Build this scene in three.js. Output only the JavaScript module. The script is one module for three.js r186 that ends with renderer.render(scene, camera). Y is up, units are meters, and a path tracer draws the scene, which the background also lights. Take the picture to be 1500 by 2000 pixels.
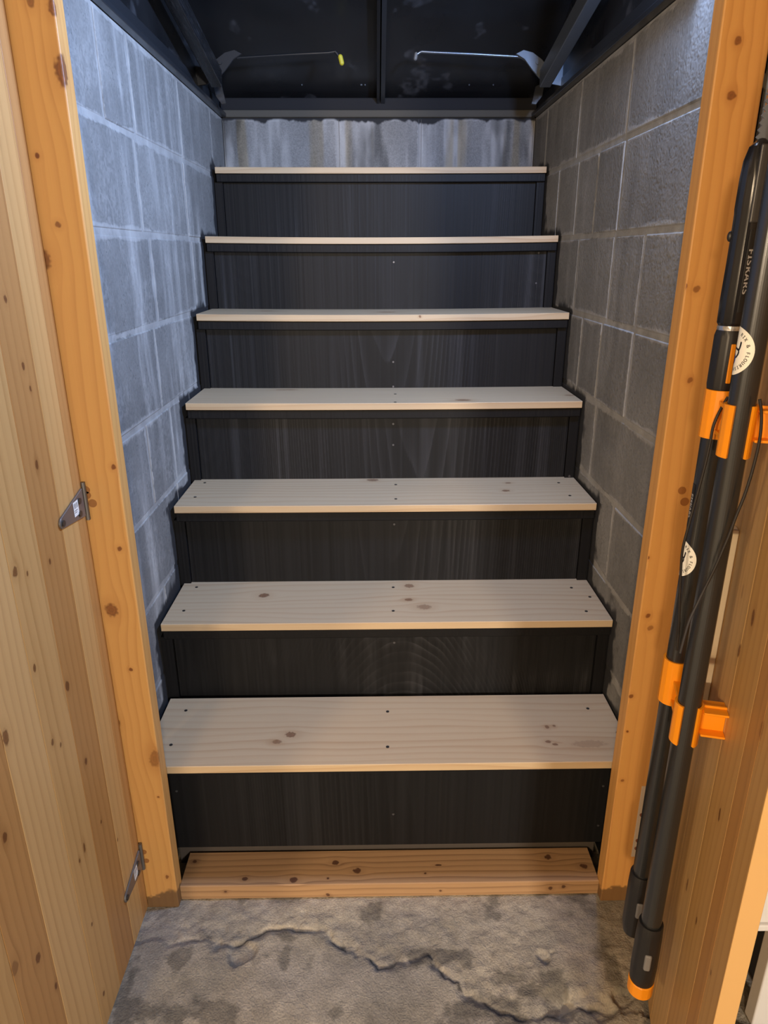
import * as THREE from 'three';
import { RoundedBoxGeometry } from 'three/addons/geometries/RoundedBoxGeometry.js';
import { mergeGeometries, toCreasedNormals } from 'three/addons/utils/BufferGeometryUtils.js';
import { RectAreaLightUniformsLib } from 'three/addons/lights/RectAreaLightUniformsLib.js';

// ------------------------------------------------------------------ camera, lights, exposure
// Plan coordinates used throughout: x right, h up, d = metres in front of the camera (world z = -d).
const scene = new THREE.Scene();
scene.background = new THREE.Color(0x000000);
const rad = Math.PI / 180;
const F = 1367.7, PITCH = 20.15 * rad, YAW = 0.758 * rad, ROLL = 0.166 * rad;
const EYE = [-0.0278, 1.3845, 0];
const camera = new THREE.PerspectiveCamera(2 * Math.atan(1000 / F) / rad, 0.75, 0.05, 60);
camera.rotation.order = 'YXZ';
camera.rotation.set(-PITCH, -YAW, -ROLL);
camera.position.set(EYE[0], EYE[1], -EYE[2]);
scene.add(camera);

const renderer = new THREE.WebGLRenderer();
renderer.toneMapping = THREE.LinearToneMapping;
renderer.toneMappingExposure = 0.82;
renderer.shadowMap.enabled = true;
RectAreaLightUniformsLib.init();

const WARM_COLOR = new THREE.Color(1, 0.75, 0.48), WARM = [[-1.07, 1.72, -2.8, 25], [-1.42, 1.74, -1.05, 11]];   // two opal globes under the cellar ceiling: x, h, d, candela
const ROOM = [0.95, 1.62, -3.1], ROOM_AIM = [-0.1, 1.05, 2.0], ROOM_COLOR = new THREE.Color(1, 0.92, 0.82), ROOM_POWER = 640;   // neutral LED flood on the cellar's rear wall
const BAR = [0.53, 1.94, 1.335], BAR_AIM = [-0.74, 1.62, 1.72], BAR_COLOR = new THREE.Color(0.41, 0.59, 1), BAR_POWER = 1350;      // blue-white LED bar on the stairwell reveal, above the frame of view
{
  for (const [x, h, d, cd] of WARM) { const l = new THREE.PointLight(WARM_COLOR, cd); l.position.set(x, h, -d); l.castShadow = true; l.shadow.radius = 5; scene.add(l); }
  const room = new THREE.RectAreaLight(ROOM_COLOR, ROOM_POWER, 0.3, 0.24);
  room.position.set(ROOM[0], ROOM[1], -ROOM[2] - 0.03); room.lookAt(ROOM_AIM[0], ROOM_AIM[1], -ROOM_AIM[2]); scene.add(room);
  const bar = new THREE.RectAreaLight(BAR_COLOR, BAR_POWER, 0.16, 0.06);
  bar.position.set(BAR[0] - 0.02, BAR[1], -BAR[2] - 0.012); bar.lookAt(BAR_AIM[0], BAR_AIM[1], -BAR_AIM[2]); scene.add(bar);
}

// ------------------------------------------------------------------ helpers
function ray(u, v) {                                           // direction of a photo pixel in plan coordinates
  let x = (u - 750) / F, y = (1000 - v) / F, z = 1, t;
  t = x * Math.cos(ROLL) + y * Math.sin(ROLL); y = -x * Math.sin(ROLL) + y * Math.cos(ROLL); x = t;
  t = y * Math.cos(PITCH) - z * Math.sin(PITCH); z = y * Math.sin(PITCH) + z * Math.cos(PITCH); y = t;
  t = x * Math.cos(YAW) + z * Math.sin(YAW); z = -x * Math.sin(YAW) + z * Math.cos(YAW);
  return [t, y, z];
}
function at(u, v, axis, val) { const d = ray(u, v), s = (val - EYE[axis]) / d[axis]; return d.map((c, i) => EYE[i] + s * c); }
const V = (x, h, d) => new THREE.Vector3(x, h, -d);
function rng(seed) { let s = seed >>> 0; return () => { s = (s + 0x6D2B79F5) | 0; let t = Math.imul(s ^ (s >>> 15), 1 | s); t = (t + Math.imul(t ^ (t >>> 7), 61 | t)) ^ t; return ((t ^ (t >>> 14)) >>> 0) / 4294967296; }; }
const TAB = (() => { const r = rng(77), a = new Float32Array(65536); for (let i = 0; i < 65536; i++) a[i] = r(); return a; })();
function vn(x, y) {                                            // value noise 0..1
  const xi = Math.floor(x), yi = Math.floor(y); let fx = x - xi, fy = y - yi; fx = fx * fx * (3 - 2 * fx); fy = fy * fy * (3 - 2 * fy);
  const a = xi & 255, b = (xi + 1) & 255, c = (yi & 255) << 8, d = ((yi + 1) & 255) << 8;
  const p = TAB[a | c], q = TAB[b | c], r = TAB[a | d], s = TAB[b | d];
  return p + (q - p) * fx + (r - p) * fy + (p - q - r + s) * fx * fy;
}
const fbm = (x, y, n = 4) => { let s = 0, a = 0.5, t = 0; for (let i = 0; i < n; i++) { s += a * vn(x, y); t += a; x = x * 2.03 + 17.3; y = y * 2.03 + 5.7; a *= 0.5; } return s / t; };
const cl = (x, a = 0, b = 1) => x < a ? a : x > b ? b : x;
const ss = (a, b, x) => { const t = cl((x - a) / (b - a)); return t * t * (3 - 2 * t); };
const mix = (a, b, t) => a + (b - a) * t;
const enc = c => { c = cl(c); return 255 * (c < 0.0031308 ? 12.92 * c : 1.055 * Math.pow(c, 1 / 2.4) - 0.055); };
function texture(w, h, fn, colour = true) {                    // fn(px, py, out) fills linear rgb; row 0 is v = 0
  const d = new Uint8Array(w * h * 4), o = [0, 0, 0];
  for (let j = 0, k = 0; j < h; j++) for (let i = 0; i < w; i++, k += 4) {
    fn(i, j, o);
    if (colour) { d[k] = enc(o[0]); d[k + 1] = enc(o[1]); d[k + 2] = enc(o[2]); } else { d[k] = d[k + 1] = d[k + 2] = 255 * cl(o[0]); }
    d[k + 3] = 255;
  }
  const t = new THREE.DataTexture(d, w, h); t.magFilter = THREE.LinearFilter; t.minFilter = THREE.LinearMipmapLinearFilter; t.generateMipmaps = true;
  t.wrapS = t.wrapT = THREE.RepeatWrapping; if (colour) t.colorSpace = THREE.SRGBColorSpace; t.needsUpdate = true; return t;
}
// softwood: L x W metres, grain along u; knots in metres [u, v, radius, stretch, darkness]
function pine({ w = 1024, h = 256, L, W, seed = 1, light, dark, knots = [], rings = 70, amp = 0.02, contrast = 0.45, fibre = 0.12, extra }) {
  const s = seed * 13.7;
  return texture(w, h, (i, j, o) => {
    const u = i / w * L, v = j / h * W;
    let f = v + amp * (fbm(u * 1.3 + s, v * 5 + s, 3) - 0.5) * 2 + 0.004 * (vn(u * 6 + s, v * 30) - 0.5), kn = 0, rim = 0, halo = 0;
    for (const k of knots) {
      const du = (u - k[0]) / (k[3] || 1), dv = v - k[1], r = k[2], q = Math.hypot(du, dv) / r;
      if (q > 9) continue;
      const side = Math.exp(-(du * du) / (9 * r * r) - (dv * dv) / (10 * r * r));
      f += side * r * 1.1 * (dv > 0 ? -1 : 1) * Math.min(1, Math.abs(dv) / r);
      const edge = q + 0.35 * (vn(u * 260 + s, v * 260) - 0.5) + 0.05 * Math.sin(2 * Math.atan2(dv, du) + k[0] * 40);
      const e = 1 - ss(0.7, 1.12, edge);
      if (e > kn) { kn = e; rim = k[4] ?? 0.7; o.q = q; }
      halo = Math.max(halo, (1 - ss(0.9, 3, q)) * 0.6);
    }
    const t = f * rings + s, fr = t - Math.floor(t);
    let late = Math.pow(fr, 3) * (1 - ss(0.9, 1, fr)) * 1.6;
    late *= 0.5 + vn(Math.floor(t) * 3.1, s + u * 0.7);
    let m = cl(late * contrast + fibre * (vn(u * 14 + s, v * 1300) - 0.5) + 0.16 * (fbm(u * 2 + s, v * 22 + s, 3) - 0.5) + halo * 0.35);
    let r = mix(light[0], dark[0], m), g = mix(light[1], dark[1], m), b = mix(light[2], dark[2], m);
    if (kn > 0) {
      const kq = 0.5 + 0.2 * Math.sin(o.q * 16) - 0.3 * ss(0.6, 0.95, o.q) - 0.35 * (1 - ss(0.05, 0.3, o.q)) + 0.3 * (vn(u * 500, v * 500 + s) - 0.5), kk = kn * rim;
      r = mix(r, dark[0] * 0.42 * (0.6 + kq), kk); g = mix(g, dark[1] * 0.30 * (0.6 + kq), kk); b = mix(b, dark[2] * 0.26 * (0.6 + kq), kk);
    }
    o[0] = r; o[1] = g; o[2] = b;
    if (extra) extra(u, v, o);
  });
}
const shadowOn = o => { o.traverse(m => { if (m.isMesh) { m.castShadow = true; m.receiveShadow = true; } }); return o; };
const used = {};
const numbered = n => { const k = used[n] = (used[n] ?? -1) + 1; return k ? n + '_' + String(k).padStart(3, '0') : n; };
function tag(o, label, category, opt = {}) { o.userData = { label, category, ...opt }; return o; }
function top(o, name, label, category, opt) { o.name = numbered(name); scene.add(o); return tag(o, label, category, opt); }
function part(parent, name, geo, mat, label) { const m = new THREE.Mesh(geo, mat); m.name = name; m.castShadow = m.receiveShadow = true; if (label) m.userData.label = label; parent.add(m); return m; }
const S = { kind: 'structure' };
// chamfered bar along x (profile in h, d), optional sag; base corner values in plan coordinates
function barX(x0, x1, h0, h1, d0, d1, c = 0.002, steps = 1, sag = 0) {
  const s = new THREE.Shape(), H = h1 - h0, D = d1 - d0;
  s.moveTo(c, 0); s.lineTo(D - c, 0); s.lineTo(D, c); s.lineTo(D, H - c); s.lineTo(D - c, H); s.lineTo(c, H); s.lineTo(0, H - c); s.lineTo(0, c); s.closePath();
  const g = new THREE.ExtrudeGeometry(s, { depth: x1 - x0, steps, bevelEnabled: false });
  // shape x -> depth, shape y -> height, extrusion -> x
  const p = g.attributes.position;
  for (let i = 0; i < p.count; i++) {
    const d = p.getX(i), y = p.getY(i), e = p.getZ(i), t = e / (x1 - x0) * 2 - 1;
    p.setXYZ(i, x0 + e, h0 + y - sag * (1 - t * t), -(d0 + d));
  }
  g.computeVertexNormals(); return g;
}
function rbox(x0, x1, h0, h1, d0, d1, r = 0.003, seg = 1) {
  const g = new RoundedBoxGeometry(x1 - x0, h1 - h0, d1 - d0, seg, Math.min(r, (x1 - x0) / 2.01, (h1 - h0) / 2.01, (d1 - d0) / 2.01));
  g.translate((x0 + x1) / 2, (h0 + h1) / 2, -(d0 + d1) / 2); return g;
}
// uv by dominant normal: fn(axis, x, h, d) -> [u, v]
function uvBy(g, fn) {
  if (g.index) g = g.toNonIndexed();
  const p = g.attributes.position, uv = new Float32Array(p.count * 2), a = new THREE.Vector3(), b = new THREE.Vector3(), c = new THREE.Vector3();
  for (let i = 0; i < p.count; i += 3) {
    a.fromBufferAttribute(p, i); b.fromBufferAttribute(p, i + 1); c.fromBufferAttribute(p, i + 2);
    const n = b.clone().sub(a).cross(c.clone().sub(a)), ax = Math.abs(n.x), ay = Math.abs(n.y), az = Math.abs(n.z), k = ax > ay && ax > az ? 0 : ay > az ? 1 : 2;
    [a, b, c].forEach((q, j) => { const t = fn(k, q.x, q.y, -q.z); uv[(i + j) * 2] = t[0]; uv[(i + j) * 2 + 1] = t[1]; });
  }
  g.setAttribute('uv', new THREE.BufferAttribute(uv, 2)); return g;
}
const std = (o) => new THREE.MeshStandardMaterial(o);
const lin = (r, g, b) => new THREE.Color().setRGB(r, g, b);

// ------------------------------------------------------------------ measures
const XL = -0.555, XR = 0.547, BACK = 2.785, TOPW = 1.8366, COURSE = 0.2032, POST_D = 1.186, POST_B = 1.224;
const TREAD = [[0.3444, 1.241, 1.492], [0.5564, 1.487, 1.724], [0.7822, 1.694, 1.929], [1.0067, 1.9006, 2.136], [1.2252, 2.1117, 2.347], [1.44, 2.3115, 2.547], [1.6559, 2.539, 2.776]];
const TX0 = -0.543, TX1 = 0.543;
const BEDS = []; for (let h = TOPW; h > -0.1; h -= COURSE) BEDS.push(h);        // tops of the block courses, from the top down

// ------------------------------------------------------------------ block walls of the stairwell
const JOINT_L = [[1.365, 1.57, 1.762, 2.174, 2.58], [1.33, 1.737, 2.16, 2.57], [1.37, 1.778, 2.185, 2.59], [1.33, 1.732, 2.135, 2.54], [1.588, 1.79, 1.99, 2.4], [1.37, 1.78, 2.18], [1.58, 1.99], [1.37, 1.78], [1.58, 1.99]];
const JOINT_R = [[1.37, 1.778, 2.19, 2.59], [1.37, 1.772, 1.969, 2.152, 2.368, 2.57], [1.584, 1.783, 2.09, 2.39], [1.582, 1.808, 1.984, 2.39], [1.376, 1.79, 2.2], [1.58, 1.985, 2.39], [1.376, 1.78], [1.58, 1.985], [1.376, 1.78]];
function blackOver(d, h, seed) {                              // brushed black paint that ran from the stair onto the blocks
  const m = 0.006 + 0.045 * Math.pow(fbm(d * 14 + seed, h * 14, 4), 2) * 2 * (0.4 + vn(d * 70 + seed, h * 50));
  let s = 0;
  for (let i = 0; i < 7; i++) {
    const [th, f] = TREAD[i], b = TREAD[i][2];
    const lo = i ? TREAD[i - 1][0] : 0;
    if (h > lo - 0.02 && h < th + 0.004 && d > f - m && d < f + 0.3) s = Math.max(s, ss(f - m, f - m * 0.35, d));
    if (d > f - 0.01 && d < b + 0.02 && h > th - 0.05 && h < th + m * 0.8) s = Math.max(s, 1 - ss(th + m * 0.2, th + m * 0.8, h));
  }
  return s;
}
function wallTexture(joints, seed, streak, d0, dLen, over = true) {
  const w = 1300, hh = 1500, hLen = 1.86, tint = {};
  const r = rng(seed);
  joints.forEach((c, i) => { tint[i] = Array.from({ length: 9 }, () => 0.84 + 0.3 * r()); });
  const bump = new Float32Array(w * hh);
  const map = texture(w, hh, (i, j, o) => {
    const d = d0 + i / w * dLen, h = j / hh * hLen, wob = 0.006 * (fbm(d * 30 + seed, h * 30, 3) - 0.5);
    let row = 0; while (row < joints.length - 1 && h < BEDS[row + 1]) row++;
    const bed = Math.min(Math.abs(h - BEDS[row] + wob), Math.abs(h - BEDS[row + 1] + wob));
    let head = 1, col = 0; const jl = joints[Math.min(row, joints.length - 1)];
    for (const z of jl) { if (d > z) col++; head = Math.min(head, Math.abs(d - z + wob)); }
    const jd = Math.min(bed, head), jw = 0.005 + 0.02 * Math.pow(fbm(d * 9 + seed, h * 9, 3), 1.4);
    const mort = 1 - ss(jw * 0.6, jw * 1.15, jd + 0.006 * (vn(d * 160, h * 160 + seed) - 0.5));
    const big = fbm(d * 4 + seed, h * 4, 4), mid = fbm(d * 22, h * 22 + seed, 3), fine = vn(d * 420, h * 420 + seed), fine2 = vn(d * 200 + seed, h * 200);
    let c = 0.16 * tint[row][col] * (0.72 + 0.55 * big) * (0.86 + 0.28 * mid) * (0.8 + 0.4 * (fine * 0.5 + fine2 * 0.5));
    const pore = ss(0.8, 0.92, vn(d * 330 + 9, h * 330 + seed)); c *= 1 - 0.4 * pore * ss(0.45, 0.6, mid);
    // lime runs: narrow, vertical, with broken edges
    const run = ss(0.44, 0.8, fbm(d * 21 + seed * 3 + 0.5 * vn(d * 3, h * 6), h * 1.5 + seed, 4)) * (0.35 + 0.65 * vn(d * 90, h * 24)) * (0.5 + vn(d * 8, h * 3 + seed));
    const bloom = ss(0.54, 0.68, fbm(d * 11 + seed, h * 11, 5)) * ss(0.35, 0.62, vn(d * 170, h * 130));
    c = mix(c, 0.34, mort * (0.35 + 0.45 * vn(d * 40 + seed, h * 40)));
    c = mix(c, 0.5, cl(run * streak * 1.15 + bloom * streak * 0.25) * 0.7);
    c *= 1 - 0.25 * (1 - ss(0, 0.0022, Math.abs(jd - jw * 0.95))) * vn(d * 20, h * 20);
    const k = over ? blackOver(d, h, seed) : 0;
    o[0] = mix(c * 1.02, 0.012, k); o[1] = mix(c, 0.012, k); o[2] = mix(c * 0.955, 0.014, k);
    bump[j * w + i] = 0.5 + 0.3 * (mid - 0.5) + 0.3 * (fine - 0.5) - 0.2 * pore + 0.1 * mort + 0.12 * bloom;
  });
  const bm = texture(w / 2, hh / 2, (i, j, o) => { o[0] = bump[j * 2 * w + i * 2]; }, false);
  return std({ map, bumpMap: bm, bumpScale: 0.002, roughness: 0.93 });
}
function sideWall(name, side, joints, seed, streak, label) {
  const x = side < 0 ? XL : XR, d0 = POST_B, mat = wallTexture(joints, seed, streak, 1.2, 1.62);
  const uv = (k, X, h, d) => k === 0 ? [(d - 1.2) / 1.62, h / 1.86] : k === 1 ? [(d - 1.2) / 1.62, (h + Math.abs(X - x) * 0.5) / 1.86] : [(X - x + 0.3) / 1.62, h / 1.86];
  const slab = side < 0 ? rbox(x - 0.2, x - 0.0018, 0, TOPW, d0, BACK + 0.2, 0.001) : rbox(x + 0.0018, x + 0.2, 0, TOPW, d0, BACK + 0.2, 0.001);
  const wall = new THREE.Mesh(uvBy(slab, uv), mat); top(wall, name, label, 'wall', S); wall.castShadow = wall.receiveShadow = true;
  const r = rng(seed + 5);
  joints.forEach((js, row) => {
    const edges = [d0, ...js.filter(z => z > d0 + 0.03), BACK];
    for (let i = 0; i + 1 < edges.length; i++) {
      const a = edges[i] + (i ? 0.005 : 0), b = edges[i + 1] - 0.005, h1 = BEDS[row] - 0.005, h0 = Math.max(0.002, BEDS[row + 1] + 0.005);
      let hide = true; for (const [th, f, bk] of TREAD) if (a < bk && h1 > th && b > f - 0.25) hide = false;
      if (a < 1.5 && h1 > 0.3) hide = false;
      if (hide || b - a < 0.02) continue;
      const pr = (r() - 0.5) * 0.0022;
      const g = side < 0 ? rbox(x - 0.03, x + pr, h0, h1, a, b, 0.0045, 2) : rbox(x - pr, x + 0.03, h0, h1, a, b, 0.0045, 2);
      part(wall, 'block', uvBy(g, uv), mat);
    }
  });
  return wall;
}
sideWall('wall_left', -1, JOINT_L, 11, 0.62, 'concrete block stairwell wall with pale lime streaks, beside the striped door with strap hinges');
sideWall('wall_right', 1, JOINT_R, 29, 0.2, 'plain grey concrete block stairwell wall on the side of the hanging poles');
{
  const js = [[-0.151, 0.14], [-0.35, 0.06, 0.4]], xs0 = -0.6, L = 1.2, mat = (() => {
    const seed = 43;
    return std({ roughness: 0.93, map: texture(1100, 400, (i, j, o) => {
      const x = xs0 + i / 1100 * L, h = 1.45 + j / 400 * 0.42, wob = 0.006 * (fbm(x * 30 + seed, h * 30, 3) - 0.5);
      const head = Math.min(...js[h > BEDS[1] ? 0 : 1].map(a => Math.abs(x - a + wob))), bed = Math.min(Math.abs(h - BEDS[1] + wob), Math.abs(h - BEDS[0]));
      const mort = 1 - ss(0.006, 0.013, Math.min(head, bed) + 0.005 * (vn(x * 160, h * 160) - 0.5));
      let c = 0.2 * (0.65 + 0.65 * fbm(x * 7 + seed, h * 5, 4)) * (0.8 + 0.4 * vn(x * 380, h * 380));
      const run = ss(0.5, 0.72, fbm(x * 24 + seed, h * 2.4, 3)) * (0.3 + vn(x * 90, h * 20)), rust = ss(0.62, 0.75, fbm(x * 17 + 90, h * 1.2, 3)) * 0.8;
      const dirt = ss(0.56, 0.72, fbm(x * 12 + 33, h * 3 + 8, 4));
      c = mix(c, 0.36, mort * 0.6); c = mix(c, 0.42, cl(run) * 0.6);
      // tar that hangs down from the steel frame in a ragged edge
      const drip = TOPW - 0.003 - 0.016 * Math.pow(fbm(x * 22 + 4, 3, 4), 3) * 2, tar = ss(drip - 0.004, drip + 0.004, h);
      let r = c * mix(1, 0.85, rust), g = c * mix(1, 0.72, rust), b = c * mix(1, 0.5, rust); const k = 1 - 0.55 * dirt;
      o[0] = mix(r * k, 0.02, tar); o[1] = mix(g * k, 0.02, tar); o[2] = mix(b * k, 0.022, tar);
    }) });
  })();
  const uv = (k, X, h, d) => k === 0 ? [d, h] : [(X - xs0) / L, (h - 1.45 + (k === 1 ? d - BACK : 0)) / 0.42];
  const wall = new THREE.Mesh(uvBy(rbox(XL, XR, 0, TOPW, BACK + 0.0018, BACK + 0.2, 0.001), uv), mat);
  top(wall, 'wall_back', 'end wall of concrete blocks with drips and rust streaks above the topmost tread', 'wall', S);
  const xs = [XL, ...js[0], XR];
  for (let i = 0; i < 3; i++) part(wall, 'block', uvBy(rbox(xs[i] + 0.004, xs[i + 1] - 0.004, BEDS[1] + 0.005, BEDS[0] - 0.003, BACK - 0.0006 * i, BACK + 0.03, 0.004, 2), uv), mat);
  part(wall, 'mortar_cap', rbox(XL, XR, TOPW, TOPW + 0.024, BACK - 0.012, BACK + 0.2, 0.006, 2), std({ color: lin(0.075, 0.068, 0.056), roughness: 0.95 }), 'rough mortar cap under the steel frame');
}

// ------------------------------------------------------------------ cellar floor, with the spalled patches in front of the sill
{
  const crack = [[340, 1842], [400, 1838], [445, 1852], [520, 1822], [580, 1815], [620, 1822], [655, 1838], [700, 1868], [740, 1890], [800, 1880], [832, 1868], [868, 1905], [905, 1952], [960, 1962], [1005, 1988], [1060, 1990], [1120, 1966], [1200, 1975]].map(p => { const q = at(...p, 1, 0); return [q[0], q[2]]; });
  const cd = (x, d) => {                                       // signed distance to the broken edge (positive on the sill side)
    let best = 9, side = 1;
    for (let i = 0; i + 1 < crack.length; i++) {
      const [ax, ad] = crack[i], [bx, bd] = crack[i + 1], ex = bx - ax, ed = bd - ad, t = cl(((x - ax) * ex + (d - ad) * ed) / (ex * ex + ed * ed));
      const q = Math.hypot(x - ax - ex * t, d - ad - ed * t);
      if (q < best) { best = q; side = ex * (d - ad) - ed * (x - ax) > 0 ? 1 : -1; }
    }
    return best * side;
  };
  const chips = [[[1150, 1985], 0.06], [[1090, 1960], 0.035], [[470, 1862], 0.03], [[1062, 1866], 0.016], [[1215, 1945], 0.02]].map(([p, r]) => { const q = at(...p, 1, 0); return [q[0], q[2], r]; });
  const height = (x, d) => {
    const w = 0.012 * (fbm(x * 40, d * 40, 3) - 0.5) * 2, s = cd(x + w, d + w);
    let y = 0.0032 * (1 - ss(-0.003, 0.004, s)) - 0.0045 * Math.exp(-(s * s) / 0.00006) * vn(x * 30, d * 30) * 1.6;
    y += s > 0 ? 0.006 * (fbm(x * 34, d * 34, 4) - 0.5) * (1 - ss(0.0, 0.12, s)) + 0.003 * (fbm(x * 60, d * 60, 3) - 0.5) : 0.0022 * (fbm(x * 16, d * 16, 3) - 0.5);
    for (const [cx, c2, r] of chips) { const q = Math.hypot(x - cx + w, d - c2 + w) / r; if (q < 1.5) y -= 0.005 * (1 - ss(0.75, 1.1, q)) * (0.5 + vn(x * 50, d * 50)); }
    return Math.min(y * 1.5, 0.006);
  };
  const X0 = -0.68, X1 = 0.92, D0 = 0.72, D1 = 1.32, NX = 400, ND = 170;
  const map = texture(1600, 700, (i, j, o) => {
    const x = X0 + i / 1600 * (X1 - X0), d = D0 + j / 700 * (D1 - D0), w = 0.012 * (fbm(x * 40, d * 40, 3) - 0.5) * 2, s = cd(x + w, d + w);
    let c = 0.24 * (0.6 + 0.8 * fbm(x * 6, d * 6 + 3, 4)) * (0.75 + 0.5 * fbm(x * 45, d * 45, 3)) * (0.82 + 0.36 * vn(x * 500, d * 500));
    const warm = fbm(x * 5 + 40, d * 7, 3), pale = ss(0.56, 0.66, fbm(x * 24 + 7, d * 24, 4)) * ss(0.03, -0.02, Math.abs(s) - 0.02), dirt = ss(0.55, 0.7, fbm(x * 18, d * 18 + 50, 5));
    c = mix(c, 0.3, pale * 0.6); c *= 1 - 0.48 * dirt;
    c *= 1 - 0.72 * Math.exp(-(s * s) / 0.000016) * ss(0.42, 0.62, vn(x * 26, d * 26 + 5)) ;           // dirt packed in the crack
    const near = cl(fbm(x * 7, d * 20 + 9, 4)); o[0] = c * (1.08 + 0.08 * warm); o[1] = c * (0.98 + 0.02 * near); o[2] = c * (0.85 - 0.16 * warm);
  });
  const g = new THREE.PlaneGeometry(X1 - X0, D1 - D0, NX, ND); const p = g.attributes.position, uv = g.attributes.uv;
  for (let i = 0; i < p.count; i++) {
    const x = X0 + (p.getX(i) + (X1 - X0) / 2), d = D0 + (p.getY(i) + (D1 - D0) / 2), e = Math.min(x - X0, X1 - x, d - D0, D1 - d);
    p.setXYZ(i, x, height(x, d) * ss(0, 0.03, e), -d); uv.setXY(i, (x - X0) / (X1 - X0), (d - D0) / (D1 - D0));
  }
  g.computeVertexNormals();
  const slabs = [[-2.6, 2.6, -3.6, D0], [-2.6, X0, D0, D1], [X1, 2.6, D0, D1], [-2.6, 2.6, D1, 2.99]].map(([a, b, c, d]) => { const s = new THREE.BoxGeometry(b - a, 0.1, d - c); s.translate((a + b) / 2, -0.05, -(c + d) / 2); return uvBy(s, (k, x, h, dd) => [(x - X0) / 1.6, (dd - D0) / 0.6]); });
  const under = new THREE.BoxGeometry(X1 - X0, 0.08, D1 - D0); under.translate((X0 + X1) / 2, -0.06, -(D0 + D1) / 2);
  for (const q of slabs) q.computeVertexNormals();
  const grit = texture(1600, 700, (i, j, o) => { const x = i / 1000, d = j / 1160; o[0] = 0.5 + 0.5 * (vn(x * 420, d * 420) - 0.5) + 0.5 * (fbm(x * 90, d * 90, 3) - 0.5); }, false);
  const floor = new THREE.Mesh(mergeGeometries([g.toNonIndexed(), ...slabs, uvBy(under, (k, x) => [0, 0])]), std({ map, bumpMap: grit, bumpScale: 0.0016, roughness: 0.88 }));
  top(floor, 'floor', 'rough grey concrete cellar floor with a spalled crack in front of the sill', 'floor', S); floor.receiveShadow = floor.castShadow = true;
}

// ------------------------------------------------------------------ the cellar around and behind the camera
{
  const plaster = std({ color: lin(0.2, 0.18, 0.15), roughness: 0.95 }), joist = std({ color: lin(0.2, 0.165, 0.12), roughness: 0.9 });
  const room = (name, label, cat, g, m) => { const o = new THREE.Mesh(g, m); o.castShadow = o.receiveShadow = true; return top(o, name, label, cat, S); };
  room('ceiling', 'plain pale cellar ceiling overhead', 'ceiling', rbox(-2.6, 2.6, 2.2, 2.3, -3.6, POST_B + 0.2, 0.001), joist);
  room('wall_cellar_left', 'plain plastered cellar wall to the side of the striped door', 'wall', rbox(-2.7, -2.6, 0, 2.3, -3.7, POST_B + 0.2, 0.001), plaster);
  room('wall_cellar_right', 'plain plastered cellar wall beyond the white shelf unit', 'wall', rbox(2.6, 2.7, 0, 2.3, -3.7, POST_B + 0.2, 0.001), plaster);
  room('wall_cellar_rear', 'plain plastered rear cellar wall facing the stairs', 'wall', rbox(-2.6, 2.6, 0, 2.3, -3.7, -3.6, 0.001), plaster);
  const f = mergeGeometries([rbox(-2.6, XL - 0.201, 0, 2.2, POST_B + 0.001, POST_B + 0.2, 0.001), rbox(XR + 0.201, 2.6, 0, 2.2, POST_B + 0.001, POST_B + 0.2, 0.001), rbox(XL - 0.2, XR + 0.2, 2.0, 2.2, POST_B + 0.001, POST_B + 0.2, 0.001), rbox(XL - 0.2, XL, TOPW + 0.001, 2.0, POST_B + 0.001, POST_B + 0.2, 0.001), rbox(XR, XR + 0.2, TOPW + 0.001, 2.0, POST_B + 0.001, POST_B + 0.2, 0.001)]);
  room('wall_front', 'foundation wall around the stairwell opening', 'wall', f, plaster);
}

// ------------------------------------------------------------------ orange-stained posts, sill and header of the opening
const STAIN = { light: [0.59, 0.305, 0.09], dark: [0.36, 0.14, 0.032] };
function post(side, knotPx, plugPx, name, label, seed) {
  const x0 = side < 0 ? -0.553 : 0.478, x1 = side < 0 ? -0.478 : 0.553, H = 1.97;
  const toK = ([u, v, r, st = 1.4, dk = 0.75]) => { const p = at(u, v, 2, POST_D), s = 1500 / 1367.7 * 0.0009; return [p[1], p[0] - x0 + 0.01, r * s, st, dk]; };
  const map = pine({ w: 2048, h: 128, L: H, W: 0.13, seed, ...STAIN, knots: knotPx.map(toK), rings: 55, amp: 0.025, contrast: 0.26, fibre: 0.08,
    extra: (u, v, o) => { const wet = 0.02 + 0.05 * fbm(v * 30 + seed, 2, 3) + 0.012 * (vn(v * 160, u * 160) - 0.5), k = (1 - ss(wet * 0.75, wet, u)) * 0.8; o[0] = mix(o[0], 0.09, k); o[1] = mix(o[1], 0.05, k); o[2] = mix(o[2], 0.025, k); } });
  const mat = std({ map, roughness: 0.5 });
  const g = uvBy(rbox(x0, x1, 0, H, POST_D, POST_B, 0.003, 2), (k, x, h, d) => [h / H, (k === 0 ? 0.085 + (d - POST_D) : x - x0 + 0.01) / 0.13]);
  const o = new THREE.Mesh(g, mat); top(o, name, label, 'door frame', S); o.castShadow = o.receiveShadow = true;
  const plug = std({ color: lin(0.3, 0.12, 0.028), roughness: 0.6 });
  for (const [u, v, r] of plugPx) { const p = at(u, v, 2, POST_D); const q = new THREE.CylinderGeometry(r, r, 0.004, 20); q.rotateX(Math.PI / 2); q.translate(p[0], p[1], -(POST_D + 0.0012)); part(o, 'screw_plug', q, plug, 'round wood plug over a screw'); }
  return o;
}
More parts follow.
